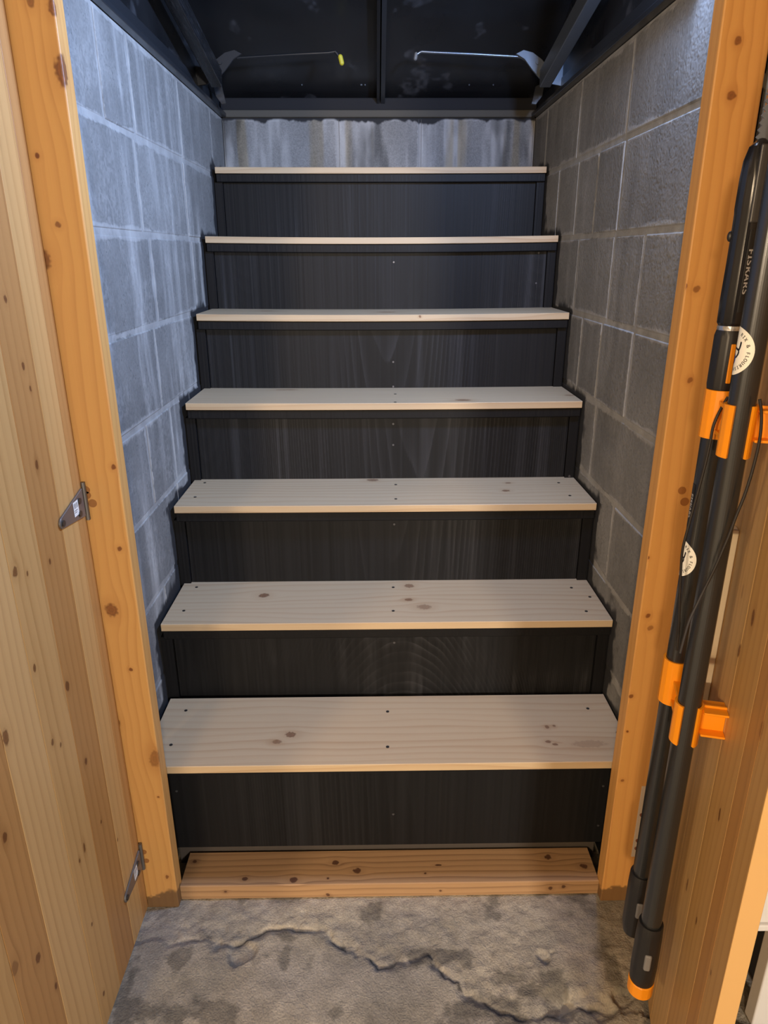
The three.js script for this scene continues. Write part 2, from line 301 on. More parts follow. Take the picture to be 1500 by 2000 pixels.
post(-1, [[104, 15, 9, 1.3, 0.85], [124, 138, 14, 1.7, 0.9], [58, 3, 6], [72, 305, 4, 1, 1], [113, 440, 5, 1, 0.8], [84, 508, 13, 1.2, 0.8], [221, 913, 5, 1, 0.9], [233, 1072, 5, 1, 0.9], [217, 1192, 13, 1.1, 0.8], [255, 1308, 4, 1, 0.9], [302, 1483, 13, 1.6, 0.55], [309, 1557, 3, 1, 0.8], [227, 1412, 8, 1.6, 0.7], [326, 1713, 4]],
  [[168, 957, 0.007], [170, 967, 0.007], [181, 983, 0.0075], [281, 1664, 0.006], [286, 1681, 0.006]], 'trim_1', 'orange-stained wooden post that carries the strap-hinged striped door', 3);
post(1, [[1441, 80, 6, 1, 0.8], [1428, 187, 7, 1, 0.8], [1360, 565, 6, 1, 0.7], [1347, 743, 5, 1, 0.7], [1338, 560, 4], [1264, 1090, 4, 1, 0.9], [1254, 1120, 4], [1265, 1203, 5, 1, 0.85], [1270, 1227, 6, 1, 0.6], [1232, 1360, 5, 1, 0.8], [1225, 1429, 3, 1, 0.9], [1215, 1525, 4, 1, 0.7]],
  [[1332, 958, 0.0072], [1337, 980, 0.0078]], 'trim_2', 'orange-stained wooden post behind the two hanging black poles', 8);
{ const p = at(1266, 1535, 2, POST_D), q = at(1245, 1672, 2, POST_D), m = scene.getObjectByName('trim_2'); const leaf = rbox(0.533, 0.549, q[1], p[1], POST_D - 0.002, POST_D + 0.002, 0.0008); part(m, 'hinge_leaf', leaf, std({ color: lin(0.55, 0.5, 0.43), roughness: 0.5, metalness: 0.2 }), 'pale worn hinge leaf');
  for (const [u, v] of [[1247, 1590], [1241, 1640], [1243, 1655]]) { const w = at(u, v, 2, POST_D), k = new THREE.CylinderGeometry(0.004, 0.0045, 0.003, 12); k.rotateX(Math.PI / 2); k.translate(0.541, w[1], -(POST_D - 0.003)); part(m, 'screw', k, std({ color: lin(0.16, 0.06, 0.03), roughness: 0.8 }), 'rusty screw head'); } }
{
  const map = pine({ w: 1024, h: 192, L: 0.96, W: 0.16, seed: 5, light: [0.36, 0.215, 0.105], dark: [0.16, 0.08, 0.036], rings: 60, contrast: 0.5, fibre: 0.22,
    knots: [[655, 1685, 8], [697, 1701, 9], [573, 1719, 9], [478, 1717, 6], [1070, 1674, 8], [1140, 1692, 8], [640, 1716, 3], [380, 1683, 5], [830, 1706, 3], [855, 1690, 3, 3]].map(([u, v, r, st]) => { const p = at(u, v, 1, 0.04); return [p[0] + 0.48, p[2] - 1.2 + 0.045, r * 0.0009, st || 1.2, 0.95]; })
      .concat([[1075, 1735, 7], [1100, 1732, 6], [640, 1748, 6], [860, 1740, 4], [440, 1742, 4]].map(([u, v, r]) => { const p = at(u, v, 2, 1.206); return [p[0] + 0.48, p[1], r * 0.0008, 1, 0.9]; })) });
  const sill = new THREE.Mesh(uvBy(barX(-0.4775, 0.4775, 0, 0.04, 1.206, 1.303, 0.002), (k, x, h, d) => k === 2 ? [(x + 0.48) / 0.96, h / 0.16] : k === 1 ? [(x + 0.48) / 0.96, (0.045 + d - 1.2) / 0.16] : [d, h]), std({ map, roughness: 0.75 }));
  top(sill, 'trim_3', 'knotty pine sill board lying on the floor under the lowest step', 'sill', S); sill.castShadow = sill.receiveShadow = true;
  const head = new THREE.Mesh(rbox(-0.56, 0.56, 1.97, 2.06, POST_D, POST_B, 0.003), std({ color: lin(0.55, 0.24, 0.055), roughness: 0.5 }));
  top(head, 'trim_4', 'orange-stained header board across the top of the opening', 'door frame', S);
}

// ------------------------------------------------------------------ staircase
{
  const stair = new THREE.Group(); top(stair, 'staircase', 'steep staircase with seven raw pine treads over black-painted risers', 'staircase');
  // black paint brushed over plywood: paler lines follow the figure of the veneer, stronger on the top risers
  const blackMap = (seed, paleGain) => texture(1024, 256, (i, j, o) => {
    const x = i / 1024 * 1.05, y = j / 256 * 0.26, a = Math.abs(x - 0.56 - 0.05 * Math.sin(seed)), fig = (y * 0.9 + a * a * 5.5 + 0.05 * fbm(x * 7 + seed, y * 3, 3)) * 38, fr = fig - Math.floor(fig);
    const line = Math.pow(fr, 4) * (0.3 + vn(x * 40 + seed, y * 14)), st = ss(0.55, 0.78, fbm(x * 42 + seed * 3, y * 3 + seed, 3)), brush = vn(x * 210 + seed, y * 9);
    const m = paleGain * (0.6 * line + 0.75 * st * (0.3 + 0.7 * vn(x * 130, y * 40))) * ss(0.38, 0.66, fbm(x * 3 + seed, y * 5, 3));
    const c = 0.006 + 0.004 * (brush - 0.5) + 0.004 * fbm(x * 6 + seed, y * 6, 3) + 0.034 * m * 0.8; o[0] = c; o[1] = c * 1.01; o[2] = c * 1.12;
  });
  const blackBump = texture(1024, 256, (i, j, o) => { const x = i / 1024 * 1.05, y = j / 256 * 0.26; o[0] = 0.5 + 0.4 * (vn(x * 230, y * 10) - 0.5) + 0.3 * (vn(x * 90 + 3, y * 4) - 0.5); }, false);
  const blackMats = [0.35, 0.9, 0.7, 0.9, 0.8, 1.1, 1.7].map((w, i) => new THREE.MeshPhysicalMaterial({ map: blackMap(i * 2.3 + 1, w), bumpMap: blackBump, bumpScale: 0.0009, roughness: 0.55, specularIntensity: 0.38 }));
  const black = new THREE.MeshPhysicalMaterial({ specularIntensity: 0.38, color: lin(0.0065, 0.0065, 0.0075), roughness: 0.55, bumpMap: blackBump, bumpScale: 0.0008 });
  const buv = (k, x, h, d) => [(x + 0.52) / 1.05, k === 1 ? d / 0.26 : (h % 0.26) / 0.26];
  // stringers: saw-tooth boards against the side walls
  for (const s of [-1, 1]) {
    const sh = new THREE.Shape(); sh.moveTo(1.325, 0); TREAD.forEach(([h, f], i) => { const fx = i ? f + 0.016 : 1.317; sh.lineTo(fx, i ? TREAD[i - 1][0] - 0.046 : 0); sh.lineTo(fx, h - 0.0445); }); sh.lineTo(2.77, TREAD[6][0] - 0.0445); sh.lineTo(2.77, 0.9); sh.lineTo(1.75, 0); sh.closePath();
    const g = new THREE.ExtrudeGeometry(sh, { depth: 0.026, bevelEnabled: false }), p = g.attributes.position;
    for (let i = 0; i < p.count; i++) { const d = p.getX(i), y = p.getY(i), e = p.getZ(i); p.setXYZ(i, s < 0 ? XL + 0.004 + e : XR - 0.004 - 0.026 + e, y, -d); }
    g.computeVertexNormals(); part(stair, 'stringer', uvBy(g, buv), black, 'black-painted stair stringer against the block wall');
  }
  const screwDark = std({ color: lin(0.035, 0.03, 0.026), roughness: 0.5, metalness: 0.4 }), screwGrey = std({ color: lin(0.1, 0.1, 0.11), roughness: 0.4, metalness: 0.6 });
  const discGeo = new THREE.CylinderGeometry(0.0038, 0.0038, 0.0016, 14), riserDisc = new THREE.CylinderGeometry(0.0028, 0.0028, 0.002, 12).rotateX(Math.PI / 2);
  const KN = [
    [[567, 1435, 13, 1.3, 0.8], [540, 1449, 10, 1.4, 0.65], [1068, 1420, 8, 0.8, 0.75], [1082, 1418, 6, 0.8, 0.7], [1070, 1449, 7, 1.2, 0.8], [1084, 1454, 6, 1.4, 0.8], [1150, 1453, 16, 3.4, 0.3]],
    [[515, 1163, 14, 1.2, 0.85], [799, 1144, 15, 1, 0.7], [798, 1171, 9, 1.4, 0.8], [828, 1185, 16, 1.3, 0.55]],
    [[727, 937, 12, 1.7, 0.7], [988, 958, 9, 1.3, 0.8], [992, 943, 6, 1.5, 0.7]],
    [[904, 780, 13, 1.5, 0.7], [1112, 772, 9, 1.4, 0.6], [560, 760, 9, 4, 0.45]], [[755, 607, 14, 2, 0.6], [520, 606, 10, 2, 0.4]], [], []];
  const SCREW = [[[363, 1388], [334, 1455], [757, 1390], [757, 1459], [1148, 1384], [1206, 1431]], [[384, 1147], [359, 1193], [768, 1147], [768, 1193], [1116, 1148], [1145, 1194], [1152, 1166]], [[400, 943], [381, 971], [773, 946], [773, 974], [1091, 943], [1113, 968]], [[772, 768], [772, 784]], [], [], []];
  const SAG = [0, 0.0005, 0.001, 0.0025, 0.004, 0.0045, 0.0015];
  TREAD.forEach(([h, f, b], i) => {
    const knots = KN[i].map(([u, v, r, st, dk]) => { const p = at(u, v, 1, h); return [p[0] - TX0, p[2] - f + 0.022, r * (0.00078 + i * 0.00009), st, dk]; });
    if (i === 4) knots.push([820, 619].map((c, k) => k ? 0.01 : at(820, 619, 2, f)[0] - TX0).concat([0.004, 1, 0.8]));
    const map = pine({ w: 1400, h: 384, L: 1.09, W: 0.285, seed: 20 + i * 3, light: [0.49, 0.365, 0.225], dark: [0.34, 0.19, 0.085], knots, rings: 40, amp: 0.045, contrast: 0.3, fibre: 0.16 });
    const mat = std({ map, roughness: 0.62 });
    const g = uvBy(barX(TX0, TX1, h - 0.019, h, f, b, 0.0012, 28, SAG[i]), (k, x, hh, d) => k === 2 ? [(x - TX0) / 1.09, (hh - h + 0.0195) / 0.285] : k === 1 ? [(x - TX0) / 1.09, (d - f + 0.022) / 0.285] : [(hh - h + 0.02) * 0.4, (d - f) / 0.285]);
    const t = part(stair, 'tread', g, mat, 'raw pine tread board');
    for (const [u, v] of SCREW[i]) { const p = at(u, v, 1, h), q = part(t, 'screw', discGeo, screwDark); q.position.set(p[0], h - SAG[i] * (1 - (p[0] / 0.543) ** 2), -p[2]); }
    part(stair, 'under_tread', uvBy(barX(TX0 + 0.002, TX1 - 0.002, h - 0.0445, h - 0.0195, f + 0.005 + (i === 0 ? 0.02 : 0), b - 0.012, 0.002, 28, SAG[i]), buv), black, 'old black-painted tread beneath the new board');
    const rb = i ? TREAD[i - 1][0] + 0.0005 : 0.052, rd = i ? f + 0.024 : 1.306;
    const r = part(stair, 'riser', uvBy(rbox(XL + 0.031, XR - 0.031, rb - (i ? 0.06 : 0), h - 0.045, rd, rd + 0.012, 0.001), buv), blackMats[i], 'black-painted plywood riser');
    const dots = [[[768, 1590], [1178, 1535], [1168, 1612], [345, 1545]], [[770, 1255]], [[770, 1024], [1112, 930]], [[768, 828], [768, 869]], [[768, 707], [768, 755]], [[769, 512], [1052, 494], [1047, 553]], []][i];
    for (const [u, v] of dots) { const p = at(u, v, 2, rd); const q = part(r, 'screw', riserDisc, screwGrey); q.position.set(p[0], p[1], -rd); }
  });
  part(stair, 'toe_board', uvBy(rbox(XL + 0.05, XR - 0.05, 0, 0.052, 1.309, 1.33, 0.002), buv), std({ color: lin(0.05, 0.04, 0.032), roughness: 0.85 }), 'dirty grey-brown board behind the sill');
}

// ------------------------------------------------------------------ striped pine doors
const WOODS = [[[0.50, 0.29, 0.105], [0.30, 0.145, 0.04]], [[0.40, 0.20, 0.062], [0.24, 0.1, 0.024]], [[0.56, 0.34, 0.135], [0.33, 0.165, 0.05]], [[0.44, 0.225, 0.072], [0.26, 0.115, 0.03]]];
// planks: list of [near, far] distances along the door; place(s, h, out) gives the world point
function plankDoor({ name, label, edges, woods, knots, H0, H1, thick, group, seed }) {
  top(group, name, label, 'door', S);
  for (let i = 0; i + 1 < edges.length; i++) {
    const a = edges[i], b = edges[i + 1], wd = b - a, H = H1 - H0, [light, dark] = WOODS[woods[i % woods.length]];
    const ks = knots.filter(k => k[0] > a - 0.01 && k[0] < b + 0.01).map(k => [k[1] - H0, k[0] - a + 0.005, k[2], k[3] || 1.5, k[4] || 0.85]);
    const map = pine({ w: 2048, h: 128, L: H, W: 0.13, seed: seed + i * 5, light, dark, knots: ks, rings: 50, amp: 0.02, contrast: 0.32, fibre: 0.12 });
    const g = new RoundedBoxGeometry(wd - 0.0006, H, thick, 1, 0.0012); g.translate((a + b) / 2, (H0 + H1) / 2, 0);
    const p = part(group, 'plank', uvBy(g, (k, x, h) => [(h - H0) / H, (k === 0 ? 0.1 : x - a + 0.005) / 0.13]), std({ map, roughness: 0.46 }));
    p.position.z = 0;
  }
}
{ // left door: stands square to the opening; local x = distance from the hinge edge, local +z = room side seen by the camera
  const g = new THREE.Group(), fx = -0.545, hd = 1.181, T = 0.025;
  g.rotation.y = Math.PI / 2; g.position.set(fx - T / 2, 0, -hd);      // local +x -> world -z; flipped below
  g.rotation.y = -Math.PI / 2;                                          // local +x -> world +z (towards the camera)
  const kn = [[11, 585, 6], [46, 716, 6], [72, 908, 7], [30, 1117, 10, 1.1], [98, 1097, 5], [54, 1121, 4], [68, 1305, 6], [132, 1340, 9], [103, 1450, 6], [119, 1455, 4], [168, 1487, 7], [12, 1440, 11], [10, 1636, 8], [156, 1681, 4], [198, 1605, 4], [180, 1805, 4], [110, 1925, 6], [203, 1940, 6], [75, 1870, 9, 1.6], [30, 1890, 12, 1.3, 0.5], [230, 1640, 4], [165, 1655, 5, 3], [60, 760, 4]]
    .map(([u, v, r, st, dk]) => { const p = at(u, v, 0, fx); return [hd - p[2], p[1], r * 0.00075, st, dk]; });
  plankDoor({ name: 'door_1', label: 'open striped pine plank door hung on steel strap hinges', group: g, edges: [0, 0.033, 0.096, 0.183, 0.274, 0.374, 0.47, 0.56], woods: [1, 0, 1, 0, 2, 3, 0], knots: kn, H0: 0.012, H1: 1.96, thick: T, seed: 60 });
  // tee hinges: strap on the door face (local -z faces the stair side, towards +x world)
  const steel = std({ color: lin(0.2, 0.19, 0.18), roughness: 0.42, metalness: 0.7 }), head = std({ color: lin(0.06, 0.055, 0.05), roughness: 0.4, metalness: 0.6 });
  const c = document.createElement('canvas'); c.width = 96; c.height = 128; const x = c.getContext('2d');
  x.fillStyle = '#dcdcd6'; x.fillRect(0, 0, 96, 128); x.fillStyle = '#444'; for (let i = 0; i < 7; i++) x.fillRect(10 + i * 11, 16, 4 + (i * 3) % 4, 44); x.fillRect(12, 76, 60, 6); x.fillRect(12, 92, 44, 6);
  const print = new THREE.CanvasTexture(c); print.colorSpace = THREE.SRGBColorSpace;
  for (const hy of [0.972, 0.152]) {
    const s = new THREE.Shape(); s.moveTo(0.004, -0.02); s.lineTo(0.098, -0.008); s.quadraticCurveTo(0.108, 0, 0.098, 0.009); s.lineTo(0.004, 0.03); s.closePath();
    const hg = new THREE.ExtrudeGeometry(s, { depth: 0.0025, bevelEnabled: true, bevelSize: 0.0006, bevelThickness: 0.0006, bevelSegments: 1 }); hg.translate(0.006, hy, -T / 2 - 0.0035);
    const hin = part(g, 'strap_hinge', hg, steel, 'zinc-plated strap hinge');
    const knuckle = new THREE.CylinderGeometry(0.004, 0.004, 0.07, 14); knuckle.translate(0.0, hy + 0.004, -T / 2 - 0.003); part(hin, 'knuckle', knuckle, steel);
    for (const [sx, sy] of [[0.094, 0], [0.022, 0.014], [0.026, -0.008]]) { const q = new THREE.CylinderGeometry(0.005, 0.0055, 0.003, 16); q.rotateX(Math.PI / 2); q.translate(sx + 0.006, hy + sy, -T / 2 - 0.0048); part(hin, 'screw', q, head); }
    const lb = new THREE.PlaneGeometry(0.02, 0.026); lb.rotateY(Math.PI); lb.translate(0.044, hy + 0.006, -T / 2 - 0.0044); part(hin, 'sticker', lb, std({ map: print, roughness: 0.6 }), 'small printed white sticker');
  }
  shadowOn(g);
}
const DA = [0.557, 1.18], DB = [0.419, 0.637], DL = Math.hypot(DB[0] - DA[0], DB[1] - DA[1]), DT = [(DB[0] - DA[0]) / DL, (DB[1] - DA[1]) / DL], DN = [DT[1], -DT[0]];   // hinge line to free edge; DN points to the stair side
function onDoor(u, v) { const r = ray(u, v), k = ((DA[0] - EYE[0]) * DN[0] + (DA[1] - EYE[2]) * DN[1]) / (r[0] * DN[0] + r[2] * DN[1]), p = r.map((c, i) => EYE[i] + c * k); return [Math.hypot(p[0] - DA[0], p[2] - DA[1]), p[1]]; }
{
  const g = new THREE.Group(), T = 0.026;
  // local +x runs from the hinge to the free edge, local +z points out of the face that carries the poles
  const X = new THREE.Vector3(DT[0], 0, -DT[1]), Z = new THREE.Vector3(DN[0], 0, -DN[1]), Y = new THREE.Vector3(0, 1, 0);
  const m = new THREE.Matrix4().makeBasis(X, Y, Z.clone()); const det = m.determinant();
  if (det < 0) m.makeBasis(X, Y, Z.clone().negate());
  const face = det < 0 ? -1 : 1;
  g.quaternion.setFromRotationMatrix(m); g.position.set(DA[0] - DN[0] * T / 2, 0, -(DA[1] - DN[1] * T / 2));
  const kn = [[1470, 1207, 9, 2.2], [1443, 1272, 8, 2.2], [1487, 1425, 9, 3, 0.5], [1405, 1590, 7, 3], [1342, 1727, 7, 3.2], [1360, 1798, 5, 2.6], [1388, 1899, 4, 2], [1450, 1155, 5, 4, 0.4], [1480, 1690, 8, 3, 0.3]].map(([u, v, r, st, dk]) => [...onDoor(u, v), r * 0.0006, st, dk]);
  plankDoor({ name: 'door_2', label: 'open pine plank door that carries the two hanging black poles', group: g, edges: [0, 0.09, 0.18, 0.275, 0.37, 0.46, 0.505, DL], woods: [2, 1, 0, 2, 0, 3, 0], knots: kn, H0: 0.012, H1: 1.96, thick: T, seed: 110 });
  const raw = std({ map: pine({ w: 512, h: 64, L: 0.5, W: 0.06, seed: 9, light: [0.72, 0.62, 0.47], dark: [0.5, 0.36, 0.2], knots: [[0.02, 0.03, 0.008, 1.5, 0.9], [0.2, 0.035, 0.008, 1.4, 0.9], [0.42, 0.03, 0.007, 1.4, 0.9]] }), roughness: 0.6 });
  const b = rbox(0, 0.02, 0.70, 1.015, 0, 0.01, 0.002).translate(0.25, 0, face * (T / 2 + 0.005) + 0.005);
  part(g, 'batten', uvBy(b, (k, x, h) => [(h - 0.6) / 0.5, (k === 0 ? 0.03 : x) / 0.06]), raw, 'pale unfinished pine batten');
  shadowOn(g);
}

// ------------------------------------------------------------------ two telescopic garden poles and their clips
const PL = [0.4315, 0.92], PR = [0.4185, 0.838];
const hL = (u, v) => at(u, v, 2, PL[1])[1], hR = (u, v) => at(u, v, 2, PR[1])[1];
{
  const tubeMat = std({ color: lin(0.085, 0.09, 0.1), roughness: 0.26, metalness: 0.8 }), gripMat = std({ color: lin(0.0125, 0.0125, 0.015), roughness: 0.42 }), glossMat = std({ color: lin(0.012, 0.012, 0.015), roughness: 0.2 });
  const orange = std({ color: lin(0.86, 0.30, 0.006), roughness: 0.4 }), silver = std({ color: lin(0.6, 0.6, 0.62), roughness: 0.25, metalness: 0.9 }), button = std({ color: lin(0.19, 0.19, 0.205), roughness: 0.5 }), bladeMat = std({ color: lin(0.22, 0.27, 0.36), roughness: 0.4, metalness: 0.7 });
  const lathe = pts => toCreasedNormals(new THREE.LatheGeometry(pts.map(([r, h]) => new THREE.Vector2(r, h)), 40), 0.5);
  const facing = p => Math.atan2(EYE[0] - p[0], p[1] - EYE[2]);       // lathe angle that looks at the viewpoint's side of the room
  // round sticker wrapped on a tube
  const cv = document.createElement('canvas'); cv.width = cv.height = 256; const q = cv.getContext('2d');
  q.fillStyle = '#eeeeea'; q.fillRect(0, 0, 256, 256);
  q.fillStyle = '#333'; q.font = 'bold 25px sans-serif'; q.textAlign = 'center'; q.textBaseline = 'middle';
  const word = 'RIX & FLOURISH', a0 = -62, a1 = 78; [...word].forEach((ch, i) => { const a = (a0 + (a1 - a0) * i / (word.length - 1)) * rad; q.save(); q.translate(128 + 98 * Math.cos(a), 128 + 98 * Math.sin(a)); q.rotate(a + Math.PI / 2); q.fillText(ch, 0, 0); q.restore(); });
  q.strokeStyle = '#15151a'; q.lineWidth = 11; q.lineCap = 'round'; q.beginPath(); q.moveTo(178, 82); q.quadraticCurveTo(176, 112, 168, 122); q.quadraticCurveTo(176, 142, 152, 160); q.stroke(); q.beginPath(); q.moveTo(166, 120); q.lineTo(132, 112); q.stroke();
  q.fillStyle = '#3f55a8'; q.beginPath(); q.ellipse(124, 172, 26, 30, 0.3, 0, 7); q.fill();
  const stickerMat = std({ map: (() => { const t = new THREE.CanvasTexture(cv); t.colorSpace = THREE.SRGBColorSpace; return t; })(), roughness: 0.45, side: THREE.DoubleSide });
  function wrapSticker(r, R, th, h) { const g = new THREE.RingGeometry(0.0002, R, 48, 14), p = g.attributes.position; for (let i = 0; i < p.count; i++) { const a = th + p.getX(i) / r; p.setXYZ(i, r * Math.sin(a), h + p.getY(i), r * Math.cos(a)); } g.computeVertexNormals(); return g; }
  // lettering band on a grip, running down the pole
  const tc = document.createElement('canvas'); tc.width = 512; tc.height = 96; const y = tc.getContext('2d'); y.fillStyle = '#18181b'; y.fillRect(0, 0, 512, 96); y.fillStyle = '#b4b4ba'; y.font = 'bold 74px sans-serif'; y.textAlign = 'center'; y.textBaseline = 'middle'; y.fillText('FISKARS', 256, 50, 480);
  const textMat = std({ map: (() => { const t = new THREE.CanvasTexture(tc); t.colorSpace = THREE.SRGBColorSpace; return t; })(), roughness: 0.42 });
  function band(r, th, wid, h0, h1) { const g = new THREE.PlaneGeometry(1, 1, 10, 1), p = g.attributes.position, u = g.attributes.uv; for (let i = 0; i < p.count; i++) { const sx = p.getX(i), sy = p.getY(i), a = th + sx * wid / r; p.setXYZ(i, r * Math.sin(a), (h0 + h1) / 2 + sy * (h1 - h0), r * Math.cos(a)); u.setXY(i, 0.5 - sy, 0.5 + sx); } g.computeVertexNormals(); return g; }
  function pole(at2, label, o) {
    const g = new THREE.Group(); top(g, 'garden_pole', label, 'garden tool'); g.position.set(at2[0], 0, -at2[1]);
    part(g, 'tube', lathe([[0.0005, o.rim - 0.02], [0.0158, o.rim - 0.02], [0.0158, o.top], [0.0005, o.top]]), tubeMat);
    const b = o.bottom, c = o.rim, lo = o.cap ? b + 0.03 : b;
    const col = part(g, 'collar', lathe([[0.0005, lo + 0.0005], [o.cap ? 0.0195 : 0.011, lo + 0.0005], [o.cap ? 0.02 : 0.0175, lo + (o.cap ? 0.002 : 0.008)], [0.0208, lo + 0.03], [0.0205, c - 0.03], [0.0195, c - 0.002], [0.0188, c], [0.0162, c], [0.0162, c - 0.006], [0.0005, c - 0.006]]), gripMat, 'black locking collar');
    const th = facing(at2) + 0.25, bt = new RoundedBoxGeometry(0.011, 0.034, 0.008, 3, 0.0035); bt.rotateY(th); bt.translate(0.0195 * Math.sin(th), c - 0.068, 0.0195 * Math.cos(th)); part(col, 'button', bt, button, 'grey push button');
    if (o.cap) part(g, 'end_cap', lathe([[0.0005, b], [0.016, b + 0.0005], [0.0205, b + 0.004], [0.0208, b + 0.028], [0.0195, b + 0.03], [0.0005, b + 0.03]]), orange, 'orange end cap');
    part(g, 'sticker', wrapSticker(0.0162, 0.0285, facing(at2) - 1.5, o.stick), stickerMat, 'round white printed sticker');
    return g;
  }
  const left = pole(PL, 'black garden pole with a moulded grip and saw blade, on the hinge side', { rim: hL(1255, 1703), bottom: hL(1240, 1822), top: 1.23, stick: hL(1340, 1090) });
  const right = pole(PR, 'dark grey garden pole with an orange bottom cap, held in open orange jaws', { rim: hR(1278, 1800), bottom: hR(1257, 1934), top: 1.62, stick: hR(1448, 686), cap: true });
  // grip, sleeve and head of the left pole
  const f = facing(PL);
  const sleeve = part(left, 'sleeve', lathe([[0.016, 1.2175], [0.0182, 1.2175], [0.019, 1.223], [0.0188, 1.286], [0.017, 1.293], [0.016, 1.293]]), gripMat, 'black sleeve above the orange clip');
  { const s = new RoundedBoxGeometry(0.006, 0.05, 0.003, 2, 0.0014); const th = f + 0.34; s.rotateY(th); s.translate(0.0185 * Math.sin(th), 1.252, 0.0185 * Math.cos(th)); part(sleeve, 'inlay', s, orange, 'orange inlay'); }
  part(left, 'ring', lathe([[0.0005, 1.2925], [0.0168, 1.2925], [0.0172, 1.2955], [0.0168, 1.2985], [0.0005, 1.2985]]), silver, 'bright metal ring');
  const grip = part(left, 'grip', lathe([[0.0005, 1.299], [0.0165, 1.299], [0.0182, 1.302], [0.0186, 1.33], [0.0178, 1.375], [0.0176, 1.43], [0.0182, 1.436], [0.0178, 1.47], [0.0165, 1.489], [0.0125, 1.504], [0.004, 1.512], [0.0005, 1.513]]), glossMat, 'glossy black moulded grip');
  { const k = new THREE.SphereGeometry(0.0035, 12, 8); k.scale(1, 1.8, 1); k.translate(0.0182 * Math.sin(f - 1.5), 1.405, 0.0182 * Math.cos(f - 1.5)); part(grip, 'nub', k, gripMat); }
  { const k = new RoundedBoxGeometry(0.010, 0.085, 0.004, 2, 0.0018); const th = f + 0.3; k.rotateY(th); k.translate(0.0178 * Math.sin(th), 1.462, 0.0178 * Math.cos(th)); part(grip, 'slide', k, std({ color: lin(0.05, 0.05, 0.055), roughness: 0.35 }), 'dark grey slide'); }
  part(grip, 'lettering', band(0.0190, f + 0.47, 0.011, 1.316, 1.412), textMat, 'grey brand lettering');
  part(left, 'lettering', band(0.0162, f - 1.15, 0.010, 1.02, 1.085), textMat, 'grey brand lettering on the tube');
  { const s = new THREE.Shape(); s.moveTo(0, 0); for (let i = 0; i < 34; i++) { s.lineTo(-0.002 + i * 0.0008, i * 0.0075); s.lineTo(-0.006 + i * 0.0008, i * 0.0075 + 0.003); } s.lineTo(0.05, 0.262); s.lineTo(0.03, 0); s.closePath(); const g = new THREE.ExtrudeGeometry(s, { depth: 0.0016, bevelEnabled: false }); g.translate(-0.003, 1.503, -0.001); part(left, 'saw_blade', g, bladeMat, 'toothed steel saw blade'); }
  // pull cords
  const cordMat = std({ color: lin(0.014, 0.011, 0.011), roughness: 0.6 });
  const cord = (px, d) => new THREE.TubeGeometry(new THREE.CatmullRomCurve3(px.map(([u, v]) => { const p = at(u, v, 2, d); return V(p[0] - PL[0], p[1], p[2] - PL[1]); })), 70, 0.0019, 8);
  part(left, 'cord', cord([[1422, 775], [1410, 795], [1394, 830], [1387, 865], [1378, 905], [1366, 950], [1355, 990], [1344, 1030], [1333, 1075], [1329, 1130], [1327, 1180], [1326, 1225], [1322, 1270]], 0.893), cordMat, 'thin black cord');
  part(left, 'cord', cord([[1484, 780], [1487, 805], [1485, 850], [1472, 910], [1455, 965], [1437, 1010], [1424, 1045], [1410, 1078], [1396, 1110], [1380, 1142], [1362, 1178], [1346, 1212], [1336, 1245], [1328, 1275]], 0.812), cordMat, 'thin black cord crossing the poles');
  shadowOn(left); shadowOn(right);
  // orange double clips screwed to the door
  const arc = (c, r0, r1, h0, h1, t0, t1) => { const s = new THREE.Shape(), n = 36; for (let i = 0; i <= n; i++) { const a = t0 + (t1 - t0) * i / n; s[i ? 'lineTo' : 'moveTo'](r1 * Math.sin(a), r1 * Math.cos(a)); } for (let i = n; i >= 0; i--) { const a = t0 + (t1 - t0) * i / n; s.lineTo(r0 * Math.sin(a), r0 * Math.cos(a)); } s.closePath();
    const g = new THREE.ExtrudeGeometry(s, { depth: h1 - h0, bevelEnabled: true, bevelSize: 0.0005, bevelThickness: 0.0005, bevelSegments: 1, curveSegments: 1 }), p = g.attributes.position; for (let i = 0; i < p.count; i++) p.setXYZ(i, c[0] + p.getX(i), h0 + p.getZ(i), -c[1] + p.getY(i)); const ix = g.index ? g : g; 
    // mirrored mapping: turn the triangles round
    const a = ix.attributes.position.array; for (let i = 0; i < a.length; i += 9) for (let k = 0; k < 3; k++) { const t = a[i + 3 + k]; a[i + 3 + k] = a[i + 6 + k]; a[i + 6 + k] = t; } g.computeVertexNormals(); return toCreasedNormals(g, 0.6); };
  const open = Math.atan2(DT[0], -DT[1]);                              // the nearer jaw opens towards the door's free edge, the other one towards the hinges
  for (const [a, b, c, d, label] of [[1.153, 1.2165, hR(1425, 890), hR(1420, 790), 'orange plastic double clip just below the black sleeve'], [0.732, 0.806, hR(1330, 1445), hR(1325, 1372), 'orange plastic double clip at the bottom end of the pale batten']]) {
    const g = new THREE.Group(), h0 = Math.min(a, c); top(g, 'pole_clip', label, 'clip'); g.position.set(PR[0], h0, -PR[1]);
    const mv = q2 => q2.translate(-PR[0], -h0, PR[1]), mid = (Math.max(a, c) + Math.min(b, d)) / 2, wh = Math.min(b, d) - Math.max(a, c);
    part(g, 'jaw', mv(arc(PL, 0.0164, 0.0192, a, b, open + Math.PI + 0.9, open + 3 * Math.PI - 0.9)), orange, 'orange jaw around the pole on the hinge side');
    part(g, 'jaw', mv(arc(PR, 0.0164, 0.0192, c, d, open + 0.62, open + 2 * Math.PI - 0.62)), orange, 'orange open jaw');
